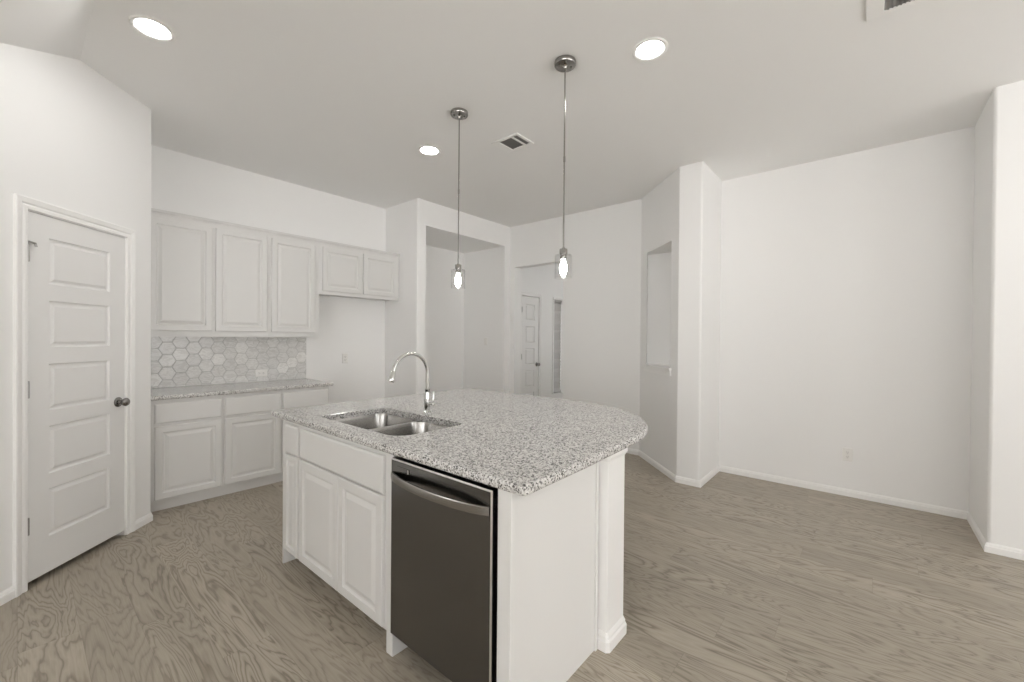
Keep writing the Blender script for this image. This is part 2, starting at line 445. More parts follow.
# the hall seen through the far opening
HD0, HD1, HDH = 5.227, 5.700, 2.072
HW0, HW1, HWZ0, HWZ1 = 6.135, 6.44, 0.40, 2.075
bm = bmesh.new()
slab(bm, (FARX + 0.14, HALLY), (HX, HALLY), 0.14, TOP, [(HD0 - FARX - 0.14, HD1 - FARX - 0.14, 0, HDH), (HW0 - FARX - 0.14, HW1 - FARX - 0.14, HWZ0, HWZ1)])
slab(bm, (HX + 0.12, 1.9), (HX + 0.12, HALLY + 0.14), 0.12, TOP, [(0.7, 1.5, 0.9, 2.15)])  # unseen end wall, its opening added to let daylight into the hall
box(bm, FARX + 0.14, HX, 1.9, 2.02, 0, TOP)
box(bm, HD0 - 0.1, HD1 + 0.1, HALLY + 0.14, HALLY + 0.20, 0, 2.3)  # unseen backing added behind the hall door to stop a light leak
struct('wall_hall', bm, M_WALL)

# ------------------------------------------------------------------ baseboards
BB = [(0, 0), (0.013, 0), (0.013, 0.040), (0.009, 0.045), (0.009, 0.051), (0.004, 0.060), (0.0, 0.062)]
fxy = lambda x, y, h: (x, y, h)
def base(name, path, side):
    bm = bmesh.new(); sweep(bm, path, BB, fxy, side); struct(name, bm, M_TRIM)
CW = 0.064                        # casing width
base('baseboard_pantry', [on45(DS1 + CW), (PCX, PCY), (PCX, 4.20)], -1)
base('baseboard_pantry_left', [(LX, PCY - 0.81), on45(0), on45(DS0 - CW)], -1)
base('baseboard_kitchen', [(2.062, KY), (FX, KY), (FX, NY), (NX0, NY), (NX0, NBACK), (NX1, NBACK), (NX1, NY), (FARX, NY), (FARX, 4.03)], -1)
base('baseboard_right', [(FARX, 3.168), (FARX, ANGY), (COLX, COLY1), (COLX, COLY0), (RX, COLY0), (RX, PIERY), (PIERX, PIERY), (PIERX, BY)], -1)
base('baseboard_hall', [(FARX + 0.14, HALLY), (HD0 - CW, HALLY)], -1)
base('baseboard_hall_far', [(HD1 + CW, HALLY), (HX, HALLY)], -1)

# ------------------------------------------------------------------ door casings, sill
CAS = [(0.0, 0.0), (0.0, 0.010), (0.006, 0.012), (0.018, 0.012), (0.026, 0.008), (0.034, 0.013), (0.058, 0.018), (0.064, 0.016), (0.064, 0.0)]
bm = bmesh.new()
f45 = lambda s, z, h: (*on45(s, h), z)
sweep(bm, [(DS0, 0), (DS0, DH), (DS1, DH), (DS1, 0)], CAS, f45, 1)
J = 0.012                        # jamb lining and the stop behind the door
def jamb(a0, a1, b1, d0, d1):
    for q0, q1, z0, z1 in ((a0 - J, a0, 0, b1 + J), (a1, a1 + J, 0, b1 + J), (a0, a1, b1, b1 + J)):
        p = [on45(q0, d0), on45(q1, d0), on45(q1, d1), on45(q0, d1)]
        prism(bm, p, z0, z1)
jamb(DS0 + 0.004, DS1 - 0.004, DH - 0.004, 0.0, -0.12)
struct('trim_1', bm, M_TRIM)
bm = bmesh.new()
sweep(bm, [(HD0, 0), (HD0, HDH), (HD1, HDH), (HD1, 0)], CAS, lambda s, z, h: (s, HALLY - h, z), 1)
struct('trim_2', bm, M_TRIM)
bm = bmesh.new()
sweep(bm, [(HW0, HWZ0), (HW0, HWZ1), (HW1, HWZ1), (HW1, HWZ0)], [(o_ * 0.55, h_) for o_, h_ in CAS], lambda s, z, h: (s, HALLY - h, z), 1)
struct('trim_4', bm, M_TRIM)
bm = bmesh.new()                 # niche sill and apron, on the angled wall
dA = (Vector(B) - Vector(A)).normalized(); nA = Vector((-0.7071, 0.7071))
def ang(u, off, z=None): p = Vector(A) + dA * u + nA * off; return (p.x, p.y)
LN = (Vector(B) - Vector(A)).length
prism(bm, [ang(-0.045, 0.0), ang(-0.045, 0.028), ang(LN + 0.03, 0.028), ang(LN + 0.03, 0.0)], NZ0 - 0.018, NZ0 + 0.004)
prism(bm, [ang(0.002, 0.0), ang(LN - 0.002, 0.0), (C_[0] - 0.05, C_[1] + 0.002), (D_[0] - 0.002, D_[1] - 0.01)], NZ0, NZ0 + 0.004)
prism(bm, [ang(-0.035, 0.0), ang(-0.035, 0.014), ang(LN + 0.02, 0.014), ang(LN + 0.02, 0.0)], NZ0 - 0.075, NZ0 - 0.018)
struct('trim_3', bm, M_TRIM)

# ------------------------------------------------------------------ five-panel doors
def panel_door_mesh(W, H, zp, stile, fmap, t=0.035):
    """moulded five-panel slab; fmap(a, z, out) -> world"""
    bm = bmesh.new()
    xs = [0.0, stile, W - stile, W]; zs = [0.0]
    for z0, z1 in zp: zs += [z0, z1]
    zs.append(H)
    V = {}
    def v(a, z, d):
        k = (round(a, 5), round(z, 5), round(d, 5))
        if k not in V: V[k] = bm.verts.new(fmap(a, z, d))
        return V[k]
    for i in range(3):
        for j in range(len(zs) - 1):
            a0, a1, z0, z1 = xs[i], xs[i + 1], zs[j], zs[j + 1]
            if i == 1 and (z0, z1) in [tuple(q) for q in zp]:
                P = [(0, 0), (0.004, -0.008), (0.010, -0.011), (0.018, -0.010), (0.032, -0.002)]
                for (i0, d0), (i1, d1) in zip(P, P[1:]):
                    o = [(a0 + i0, z0 + i0), (a1 - i0, z0 + i0), (a1 - i0, z1 - i0), (a0 + i0, z1 - i0)]
                    n = [(a0 + i1, z0 + i1), (a1 - i1, z0 + i1), (a1 - i1, z1 - i1), (a0 + i1, z1 - i1)]
                    for k in range(4):
                        l = (k + 1) % 4
                        bm.faces.new((v(*o[k], d0), v(*o[l], d0), v(*n[l], d1), v(*n[k], d1)))
                bm.faces.new([v(*q, P[-1][1]) for q in n])
            else:
                bm.faces.new((v(a0, z0, 0), v(a1, z0, 0), v(a1, z1, 0), v(a0, z1, 0)))
    fr = [(0, 0), (W, 0), (W, H), (0, H)]
    bk = [bm.verts.new(fmap(a, z, -t)) for a, z in fr]; bm.faces.new(bk[::-1])
    bl = [zz for zz in zs]
    bm.faces.new([v(a, 0, 0) for a in xs] + [bk[1], bk[0]]); bm.faces.new([v(a, H, 0) for a in xs] + [bk[2], bk[3]])
    bm.faces.new([v(0, z, 0) for z in zs] + [bk[3], bk[0]]); bm.faces.new([v(W, z, 0) for z in zs] + [bk[2], bk[1]])
    return bm

KNOB = [(0.033, 0.0), (0.033, 0.004), (0.029, 0.008), (0.014, 0.011), (0.011, 0.022), (0.013, 0.030), (0.022, 0.036), (0.0275, 0.046), (0.0275, 0.053), (0.021, 0.061), (0.010, 0.065), (0.0, 0.066)]
GAP = 0.034
d0 = DS0 + 0.006; W = DS1 - DS0 - 0.012; H = DH - 0.007 - GAP
zp = [(0.236 - GAP, 0.506 - GAP), (0.592 - GAP, 0.862 - GAP), (0.950 - GAP, 1.214 - GAP), (1.308 - GAP, 1.571 - GAP), (1.664 - GAP, 1.924 - GAP)]
bm = panel_door_mesh(W, H, zp, 0.118, lambda a, z, h: (*on45(d0 + a, h - 0.002), z + GAP))
dr = struct('door_1', bm, M_DOOR); dr['label'] = 'white five-panel pantry door in the angled wall on the left'; dr['category'] = 'door'
nr = Vector((1 / S2, -1 / S2, 0))
kp = Vector((*on45(s_of(0.440), -0.002), 0.928))
bm = bmesh.new(); lathe(bm, KNOB, kp, nr, 28); k = finish('door_knob', bm, M_NICKEL, dr, True); k['label'] = 'round satin nickel knob'
def hinge(parent, p, z0, z1, pin=False):
    bm = bmesh.new()
    lathe(bm, [(0.0, z0 - 0.004), (0.004, z0), (0.0065, z0), (0.0065, z1), (0.004, z1), (0.0, z1 + 0.004)], (p.x, p.y, 0), (0, 0, 1), 12)
    if pin:                      # bent hinge-pin door stop
        q = Vector((p.x, p.y, z1))
        tube(bm, [q + Vector((0, 0, -0.01)), q + Vector((0, 0, 0.012)), q + nr * 0.006 + Vector((0, 0, 0.02)), q + Vector((0.026, 0.016, 0.018)), q + Vector((0.030, 0.020, 0.000))], 0.006, 8)
    return finish('hinge', bm, M_HINGE, parent, True)
hp = Vector((*on45(DS0 + 0.004, 0.006), 0))
hinge(dr, hp, 1.772, 1.858, True); hinge(dr, hp, 1.036, 1.128); hinge(dr, hp, 0.295, 0.388)

# the hall door
W2 = HD1 - HD0 - 0.012; H2 = HDH - 0.02; sc = H2 / (DH - 0.04)
zp2 = [(a_ * sc, b2 * sc) for a_, b2 in zp]
bm = panel_door_mesh(W2, H2, zp2, 0.11, lambda a, z, h: (HD0 + 0.006 + a, HALLY - h + 0.004, z + 0.012))
d2 = struct('door_2', bm, M_DOOR); d2['label'] = 'narrow white five-panel door seen down the hall'; d2['category'] = 'door'
bm = bmesh.new(); lathe(bm, KNOB, (HD1 - 0.052, HALLY + 0.004, 0.945), (0, -1, 0), 20); finish('door_knob', bm, M_NICKEL, d2, True)
for z0 in (1.80, 1.04, 0.28):
    bm = bmesh.new(); lathe(bm, [(0.007, z0), (0.007, z0 + 0.09)], (HD0 + 0.002, HALLY - 0.008, 0), (0, 0, 1), 10); finish('hinge', bm, M_NICKEL, d2, True)

# the narrow hall window with its blind
bm = bmesh.new()
box(bm, HW0, HW1, HALLY + 0.085, HALLY + 0.11, HWZ0, HWZ0 + 0.035); box(bm, HW0, HW1, HALLY + 0.085, HALLY + 0.11, HWZ1 - 0.035, HWZ1)
box(bm, HW0, HW0 + 0.03, HALLY + 0.085, HALLY + 0.11, HWZ0, HWZ1); box(bm, HW1 - 0.03, HW1, HALLY + 0.085, HALLY + 0.11, HWZ0, HWZ1)
wi = struct('window_1', bm, M_TRIM)
bm = bmesh.new(); box(bm, HW0 + 0.03, HW1 - 0.03, HALLY + 0.096, HALLY + 0.100, HWZ0 + 0.035, HWZ1 - 0.035); finish('pane', bm, M_GLASS, wi)
bl = thing('window_blind', 'closed grey slatted blind in the narrow hall window', 'blind', (HW0, HALLY + 0.05, HWZ0))
bm = bmesh.new(); box(bm, HW0 + 0.005, HW1 - 0.005, HALLY + 0.03, HALLY + 0.07, HWZ1 - 0.04, HWZ1 - 0.001, 0.003); finish('headrail', bm, M_BLIND, bl)
bm = bmesh.new(); z = HWZ0 + 0.03; i = 0
while z < HWZ1 - 0.07:
    y0 = HALLY + 0.05
    tilt = 0.010 if i % 3 else 0.019
    vs = [bm.verts.new(p) for p in ((HW0 + 0.006, y0 - tilt, z), (HW1 - 0.006, y0 - tilt, z), (HW1 - 0.006, y0 + tilt, z + 0.062), (HW0 + 0.006, y0 + tilt, z + 0.062))]
    vb = [bm.verts.new(v_.co + Vector((0, 0.002, 0))) for v_ in vs]
    bm.faces.new(vs); bm.faces.new(vb[::-1])
    for k in range(4): bm.faces.new((vs[k], vs[(k + 1) % 4], vb[(k + 1) % 4], vb[k]))
    z += 0.058; i += 1
finish('slats', bm, M_BLIND, bl)
bm = bmesh.new(); box(bm, HW0 + 0.005, HW1 - 0.005, HALLY + 0.035, HALLY + 0.065, HWZ0 + 0.003, HWZ0 + 0.028, 0.003); finish('bottom_rail', bm, M_BLIND, bl)

# ------------------------------------------------------------------ cabinets
RAISED = [(0.0, 0.0), (0.0, 0.015), (0.004, 0.019), (0.046, 0.019), (0.048, 0.015), (0.054, 0.010), (0.062, 0.009), (0.086, 0.0175), (0.089, 0.0175)]
SLABF = [(0.0, 0.0), (0.0, 0.013), (0.003, 0.016), (0.010, 0.019)]
def front_y(bm, x0, x1, y, z0, z1, prof):      # faces -Y, back on plane y
    rings(bm, (x0, y, z0), (1, 0, 0), (0, 0, 1), x1 - x0, z1 - z0, prof)
def front_x(bm, y0, y1, x, z0, z1, prof):      # faces -X
    rings(bm, (x, y1, z0), (0, -1, 0), (0, 0, 1), y1 - y0, z1 - z0, prof)

UY = KY - 0.33 + 0.019                           # face-frame plane of the upper cabinets
def upper(name, label, x0, x1, z0, z1, doors, dz0, dz1):
    t = thing(name, label, 'cabinet', ((x0 + x1) / 2, KY, z0), 'white wall cabinets over the back counter')
    bm = bmesh.new(); box(bm, x0, x1, UY + 0.019, KY - 0.001, z0 + 0.012, z1); finish('body', bm, M_CAB, t)
    bm = bmesh.new()
    xs = [x0] + [q for d in doors for q in d] + [x1]
    box(bm, x0, x1, UY, UY + 0.019, z0, dz0 + 0.012); box(bm, x0, x1, UY, UY + 0.019, dz1 - 0.012, z1)
    for i in range(0, len(xs), 2):
        a0 = xs[i] - (0.012 if i else 0); a1 = xs[i + 1] + (0.012 if i < len(xs) - 2 else 0)
        box(bm, a0, a1, UY, UY + 0.019, dz0 + 0.012, dz1 - 0.012)
    finish('face_frame', bm, M_CAB, t)
    for a0, a1 in doors:
        bm = bmesh.new(); front_y(bm, a0, a1, UY, dz0, dz1, RAISED); finish('door', bm, M_CAB, t)
    return t
upper('wall_cabinet', 'white two-door wall cabinet over the counter, against the pantry wall', PCX + 0.002, 1.5965, 1.372, 2.385, [(0.690, 1.127), (1.152, 1.576)], 1.423, 2.350)
upper('wall_cabinet', 'white single-door wall cabinet over the end of the back counter', 1.5975, 2.086, 1.372, 2.385, [(1.617, 2.040)], 1.423, 2.350)
upper('wall_cabinet', 'short white two-door wall cabinet over the empty fridge space', 2.087, FX - 0.006, 1.840, 2.385, [(2.123, 2.578), (2.601, 3.048)], 1.876, 2.350)
bm = bmesh.new()
sweep(bm, [(PCX + 0.002, UY), (FX - 0.004, UY)], [(0, 2.386), (0.006, 2.386), (0.006, 2.394), (0.016, 2.402), (0.020, 2.412), (0.020, 2.420), (0, 2.420)], fxy, -1)
box(bm, PCX + 0.002, FX - 0.004, UY, UY + 0.03, 2.386, 2.420)
tag(finish('crown_trim', bm, M_CAB), 'white moulding along the top of the wall cabinets', 'trim')

BYF = 4.194 + 0.012                                # face-frame plane of the base cabinets
def lower(name, label, x0, x1, cols, right_side=False):
    t = thing(name, label, 'cabinet', ((x0 + x1) / 2, KY, 0), 'white base cabinets under the back counter')
    bm = bmesh.new(); box(bm, x0, x1, BYF + 0.019, KY - 0.001, 0.088, 0.878); finish('body', bm, M_CAB, t)
    bm = bmesh.new(); xs = [x0] + [q for d in cols for q in d] + [x1]
    box(bm, x0, x1, BYF, BYF + 0.019, 0.085, 0.114); box(bm, x0, x1, BYF, BYF + 0.019, 0.660, 0.705); box(bm, x0, x1, BYF, BYF + 0.019, 0.836, 0.879)
    for i in range(0, len(xs), 2):
        a0 = xs[i] - (0.012 if i else 0); a1 = xs[i + 1] + (0.012 if i < len(xs) - 2 else 0)
        for q0, q1 in ((0.114, 0.660), (0.705, 0.836)): box(bm, a0, a1, BYF, BYF + 0.019, q0, q1)
    finish('face_frame', bm, M_CAB, t)
    for a0, a1 in cols:
        bm = bmesh.new(); front_y(bm, a0, a1, BYF, 0.102, 0.671, RAISED); finish('door', bm, M_CAB, t)
        bm = bmesh.new(); front_y(bm, a0, a1, BYF, 0.693, 0.848, SLABF); finish('drawer_front', bm, M_CAB, t)
    bm = bmesh.new(); box(bm, x0, x1, 4.250, 4.268, 0.0, 0.088); finish('toe_kick', bm, M_CAB, t)
lower('base_cabinet', 'white two-door base cabinet under the back counter, against the pantry wall', PCX + 0.016, 1.6055, [(0.684, 1.127), (1.149, 1.597)])
lower('base_cabinet', 'white single-door base cabinet at the open end of the back counter', 1.6065, 2.060, [(1.616, 2.048)])

def edge_slab(poly, z0, z1, r=0.010, hole=None):
    """counter slab with softened edges"""
    bm = bmesh.new(); n = len(poly)
    def inset(d):
        out = []
        for i in range(n):
            p = Vector(poly[i]); a = Vector(poly[i - 1]); b = Vector(poly[(i + 1) % n])
            e1 = (p - a).normalized(); e2 = (b - p).normalized()
            n1 = Vector((-e1.y, e1.x)); n2 = Vector((-e2.y, e2.x))
            m = (n1 + n2) / (1 + n1.dot(n2)); out.append(p + m * d)
        return out
    lev = [(r * 0.6, z0), (r * 0.2, z0 + r * 0.3), (0.0, z0 + r), (0.0, z1 - r), (r * 0.13, z1 - r * 0.5), (r * 0.5, z1 - r * 0.13), (r, z1)]
    rows = [[bm.verts.new((p.x, p.y, z)) for p in inset(d)] for d, z in lev]
    for a, b in zip(rows, rows[1:]):
        for i in range(n):
            j = (i + 1) % n; bm.faces.new((a[i], a[j], b[j], b[i]))
    if hole is None:
        bm.faces.new(rows[0][::-1]); bm.faces.new(rows[-1])
    else:
        m = len(hole)
        hl = [bm.verts.new((x, y, z0)) for x, y in hole]; hu = [bm.verts.new((x, y, z1 - 0.002)) for x, y in hole]
        cx = sum(p[0] for p in hole) / m; cyy = sum(p[1] for p in hole) / m
        hu2 = [bm.verts.new((x + (x - cx) * 0.008, y + (y - cyy) * 0.008, z1)) for x, y in hole]
        for i in range(m):
            j = (i + 1) % m
            bm.faces.new((hl[j], hl[i], hu[i], hu[j])); bm.faces.new((hu[j], hu[i], hu2[i], hu2[j]))
        for outer, inner in ((rows[-1], hu2), (rows[0], hl)):
            allv = outer + inner
            for tri in tessellate_polygon([[v.co.copy() for v in outer], [v.co.copy() for v in inner]]):
                if len({allv[k] for k in tri}) == 3 and bm.faces.get([allv[k] for k in tri]) is None:
                    bm.faces.new([allv[k] for k in tri])
    return bm

bm = edge_slab([(PCX + 0.003, 4.168), (2.092, 4.168), (2.092, KY - 0.002), (PCX + 0.003, KY - 0.002)], 0.880, 0.914)
tag(finish('countertop', bm, M_GRANITE, None, True), 'speckled granite countertop along the back wall', 'countertop')

# hexagon tile backsplash
def hex_splash():
    x0, x1, z0, z1 = PCX + 0.003, 2.090, 0.9155, 1.3705
    yb = KY - 0.001; t = 0.008
    R = 0.0650; pitch_x = 1.5 * R; hh = math.sqrt(3) * R
    def clip(poly):
        for ax, lim, sg in ((0, x0, 1), (0, x1, -1), (1, z0, 1), (1, z1, -1)):
            out = []
            for i in range(len(poly)):
                p, q = poly[i - 1], poly[i]; dp = (p[ax] - lim) * sg; dq = (q[ax] - lim) * sg
                if (dp >= 0) != (dq >= 0):
                    w = dp / (dp - dq); out.append((p[0] + (q[0] - p[0]) * w, p[1] + (q[1] - p[1]) * w))
                if dq >= 0: out.append(q)
            poly = out
            if len(poly) < 3: return None
        return poly
    bm = bmesh.new(); lay = bm.loops.layers.color.new('tone')
    i = -1
    while x0 + i * pitch_x < x1 + R:
        j = -1
        while z0 + j * hh < z1 + R:
            cx_ = x0 + 0.03 + i * pitch_x; cz = z0 + 0.012 + j * hh + (hh / 2 if i % 2 else 0)
            rings_ = []
            for rr, d in ((R - 0.0020, 0.004), (R - 0.0020, t - 0.0014), (R - 0.0050, t)):
                rings_.append((clip([(cx_ + rr * math.cos(k * math.pi / 3), cz + rr * math.sin(k * math.pi / 3)) for k in range(6)]), d))
            tone = (rnd.random(), rnd.random(), rnd.random(), 1)
            if all(r[0] for r in rings_):
                fs = []
                ok = len({len(r[0]) for r in rings_}) == 1
                rows = [[bm.verts.new((x, yb - d, z)) for x, z in pl] for pl, d in rings_]
                if ok:
                    n = len(rows[0])
                    for a, b in zip(rows, rows[1:]):
                        for k in range(n): fs.append(bm.faces.new((a[k], a[(k + 1) % n], b[(k + 1) % n], b[k])))
                fs.append(bm.faces.new(rows[-1]))
                for f in fs:
                    for l in f.loops: l[lay] = tone
            j += 1
        i += 1
    s = thing('backsplash', 'grey marble hexagon tile backsplash above the back counter', 'backsplash', (x0, yb, z0))
    finish('tiles', bm, M_TILE, s)
    bm = bmesh.new(); box(bm, x0, x1, yb - 0.0062, yb, z0, z1); finish('grout', bm, M_GROUT, s)
hex_splash()

# ------------------------------------------------------------------ the island
IX = 1.048                        # face-frame plane (faces -X)
IY0, IY1 = 0.885, 2.716           # near end panel face, far end
def island_cab(label, y0, y1, cols, drawers, ends):
    t = thing('island_cabinet', label, 'cabinet', (IX + 0.3, (y0 + y1) / 2, 0), 'white island cabinets')
    bm = bmesh.new(); box(bm, IX + 0.019, 1.655, y0, y1, 0.10, 0.66)
    box(bm, IX + 0.019, 1.12, y0, y1, 0.66, 0.878); box(bm, 1.62, 1.655, y0, y1, 0.66, 0.878)
    finish('body', bm, M_CAB, t)
    bm = bmesh.new(); ys = [y0] + [q for d in cols for q in d] + [y1]
    box(bm, IX, IX + 0.019, y0, y1, 0.095, 0.124); box(bm, IX, IX + 0.019, y0, y1, 0.674, 0.706); box(bm, IX, IX + 0.019, y0, y1, 0.850, 0.879)
    for i in range(0, len(ys), 2):
        a0 = ys[i] - (0.012 if i else 0); a1 = ys[i + 1] + (0.012 if i < len(ys) - 2 else 0)
        for q0, q1 in ((0.124, 0.674), (0.706, 0.850)): box(bm, IX, IX + 0.019, a0, a1, q0, q1)
    finish('face_frame', bm, M_CAB, t)
    for a0, a1 in cols:
        bm = bmesh.new(); front_x(bm, a0, a1, IX, 0.112, 0.686, RAISED if a1 - a0 > 0.25 else [(i_ * (0.7 if i_ > 0.005 else 1), d_) for i_, d_ in RAISED]); finish('door', bm, M_CAB, t)
    for nm, a0, a1 in drawers:
        bm = bmesh.new(); front_x(bm, a0, a1, IX, 0.694, 0.860, SLABF); finish(nm, bm, M_CAB, t)
    bm = bmesh.new(); box(bm, 1.150, 1.165, y0, y1, 0.0, 0.10); finish('toe_kick', bm, M_CAB, t)
    for e0, e1 in ends:
        bm = bmesh.new(); box(bm, IX - 0.001, 1.655, e0, e1, 0.0, 0.880, 0.0015); finish('end_panel', bm, M_CAB, t)
island_cab('white two-door sink cabinet in the island, beside the dishwasher', 1.600, 2.4645, [(1.611, 2.0), (2.006, 2.446)], [('false_drawer_front', 1.611, 2.446)], [(1.553, 1.599)])
island_cab('narrow white one-door island cabinet at the far end from the dishwasher', 2.4655, 2.696, [(2.476, 2.645)], [('drawer_front', 2.476, 2.645)], [(2.697, IY1)])

ep = thing('island_end_panel', 'flat white panel closing the island end beside the dishwasher', 'panel', (1.35, IY0, 0))
bm = bmesh.new(); box(bm, 1.06, 1.684, 0.914, 0.932, 0, 0.880); finish('panel', bm, M_ISL, ep)
bm = bmesh.new(); box(bm, IX - 0.004, 1.066, IY0, 0.944, 0, 0.880, 0.002); finish('corner_stile', bm, M_ISL, ep)
bm = bmesh.new(); box(bm, 1.652, 1.670, 0.905, 0.914, 0, 0.880, 0.002); finish('scribe_strip', bm, M_ISL, ep)

PX0, PX1, PY0 = 1.688, 1.850, 0.869
po = thing('island_post', 'square white trimmed post under the rounded end of the island counter', 'post', ((PX0 + PX1) / 2, PY0, 0))
bm = bmesh.new(); prism(bm, round_poly([(PX0, PY0), (PX1, PY0), (PX1, 1.0), (PX0, 1.0)], {0: 0.004, 1: 0.004}, 3), 0, 0.880); finish('shaft', bm, M_TRIM, po)
bm = bmesh.new()
sweep(bm, [(PX0, 0.911), (PX0, PY0 + 0.005), (PX0 + 0.005, PY0), (PX1 - 0.005, PY0), (PX1, PY0 + 0.005), (PX1, 1.0)], [(0, 0), (0.016, 0), (0.016, 0.045), (0.010, 0.054), (0.010, 0.064), (0.003, 0.078), (0, 0.080)], fxy, -1); finish('base_moulding', bm, M_TRIM, po)
bm = bmesh.new()
sweep(bm, [(PX0, 0.911), (PX0, PY0 + 0.005), (PX0 + 0.005, PY0), (PX1 - 0.005, PY0), (PX1, PY0 + 0.005), (PX1, 1.0)], [(0, 0.838), (0.004, 0.842), (0.008, 0.852), (0.014, 0.858), (0.014, 0.880), (0, 0.880)], fxy, -1); finish('cap_moulding', bm, M_TRIM, po)
bm = bmesh.new(); box(bm, 1.690, 1.822, 1.0005, 2.716, 0, 0.880)
sweep(bm, [(1.822, 1.0005), (1.822, 2.716)], BB, fxy, -1)
tag(finish('island_back_panel', bm, M_ISL), 'low white painted wall behind the island cabinets, under the counter overhang', 'panel')

# dishwasher
DY0, DY1, DX = 0.957, 1.545, 1.030
dw = thing('dishwasher', 'dark stainless dishwasher in the island', 'dishwasher', (1.3, 1.25, 0))
bm = bmesh.new(); box(bm, 1.062, 1.64, DY0 - 0.006, DY1, 0.10, 0.868); finish('tub', bm, M_DARK, dw)
bm = bmesh.new()
rings(bm, (1.060, DY1, 0.118), (0, -1, 0), (0, 0, 1), DY1 - DY0, 0.750, [(0, 0), (0, 0.026), (0.003, 0.030), (0.010, 0.030)])
finish('door', bm, M_DARKSTEEL, dw)
bm = bmesh.new(); sweep(bm, [(DY0, 0.118), (DY0, 0.868), (DY1, 0.868)], [(0.0, 0.002), (0.0, 0.028), (0.003, 0.0325), (0.005, 0.0325), (0.005, 0.03), (0.0005, 0.002)], lambda y, z, h: (1.060 - h, y, z), -1)
finish('edge_glint', bm, M_EDGE, dw)['label'] = 'pale strip painted as light on the door edge'  # pale strip paints the light caught by the rounded door edge
bm = bmesh.new()
n = 24
rows = []
for i in range(n + 1):
    w = i / n; y = DY1 - 0.010 + (DY0 + 0.009 - DY1 + 0.010) * w
    bow = 0.006 + 0.044 * (1 - (2 * w - 1) ** 2) ** 0.8 if 0 < i < n else 0.0
    if i in (0, n): bow = 0.004
    zc = 0.797
    xo = DX - bow
    rows.append([bm.verts.new((xo + q, y, zc + z)) for q, z in ((0, -0.016), (-0.004, -0.013), (-0.005, 0), (-0.004, 0.013), (0, 0.016), (0.009, 0.015), (0.009, -0.015))])
for a, b in zip(rows, rows[1:]):
    for k in range(7): bm.faces.new((a[k], a[(k + 1) % 7], b[(k + 1) % 7], b[k]))
bm.faces.new(rows[0][::-1]); bm.faces.new(rows[-1])
finish('handle', bm, M_HANDLE, dw, True)['label'] = 'bowed brushed steel handle'
bm = bmesh.new(); box(bm, DX - 0.0022, DX + 0.001, 1.418, 1.500, 0.822, 0.842, 0.0008)
bd = finish('badge', bm, M_DARKSTEEL, dw)
bm = bmesh.new(); box(bm, DX - 0.003, DX - 0.001, 1.420, 1.426, 0.824, 0.840); finish('badge_end', bm, M_EDGE, bd)
bm = bmesh.new(); box(bm, 1.125, 1.135, DY0, DY1, 0.012, 0.10); finish('toe_panel', bm, M_DARK, dw)

# island countertop with the sink cut-out
cxa, cya, ra = 1.885, 1.695, 0.852
poly = [(1.030, 0.819), (1.45, 0.825)] + [(cxa + ra * math.cos(w), cya + ra * math.sin(w)) for w in [math.radians(-90 + 90 * k / 26) for k in range(27)]]
poly += [(2.737, 2.862), (1.030, 2.862)]
poly = round_poly(poly, {0: 0.03, len(poly) - 2: 0.02, len(poly) - 1: 0.015}, 5)
SX0, SX1, SY0, SY1 = 1.144, 1.578, 1.668, 2.455
hole = round_poly([(SX0, SY0), (SX1, SY0), (SX1, SY1), (SX0, SY1)], {0: 0.10, 1: 0.06, 2: 0.045, 3: 0.035}, 8)
bm = edge_slab(poly, 0.880, 0.914, 0.010, hole)
ic = finish('countertop', bm, M_GRANITE, None, True)
for p in ic.data.polygons:
    if 1.13 < p.center.x < 1.60 and 1.65 < p.center.y < 2.47: p.use_smooth = False
tag(ic, 'speckled granite island countertop with a rounded corner and sink cut-out', 'countertop')

# undermount double sink
def bowl(bm, x0, x1, y0, y1, zt, zb, r):
    def rr(d, rad): return round_poly([(x0 + d, y0 + d), (x1 - d, y0 + d), (x1 - d, y1 - d), (x0 + d, y1 - d)], {k: rad for k in range(4)}, 7)
    lev = [(-0.008, r + 0.004, zt), (0.0, r, zt), (0.004, r, zt - 0.02), (0.012, r, zb + 0.05), (0.022, r, zb + 0.02), (0.045, r * 0.8, zb + 0.004), (0.075, r * 0.6, zb)]
    rows = [[bm.verts.new((x, y, z)) for x, y in rr(d, max(rad, 0.01))] for d, rad, z in lev]
    for a, b in zip(rows, rows[1:]):
        for i in range(len(a)):
            j = (i + 1) % len(a); bm.faces.new((a[i], a[j], b[j], b[i]))
    bm.faces.new(rows[-1])
sk = thing('sink', 'stainless double-bowl sink set under the island counter', 'sink', (1.38, 2.1, 0.879))
bm = bmesh.new(); bowl(bm, SX0 - 0.004, SX1 + 0.004, 2.068, SY1 + 0.004, 0.8785, 0.685, 0.07)
b1 = finish('bowl', bm, M_STEEL, sk, True)
bm = bmesh.new(); bowl(bm, SX0 - 0.004, SX1 + 0.004, SY0 - 0.004, 2.052, 0.8785, 0.720, 0.09)
b2 = finish('bowl', bm, M_STEEL, sk, True)
for bb_, cyy, zz in ((b1, 2.26, 0.685), (b2, 1.86, 0.72)):
    bm = bmesh.new(); lathe(bm, [(0.045, 0.001), (0.043, 0.004), (0.034, 0.003), (0.030, 0.0015), (0.0, 0.0012)], (1.38, cyy, zz), (0, 0, 1), 24); finish('drain', bm, M_CHROME, bb_, True)
bm = bmesh.new(); box(bm, SX0 - 0.01, SX1 + 0.01, 2.0515, 2.0685, 0.850, 0.8788, 0.006); finish('divider', bm, M_STEEL, sk, True)

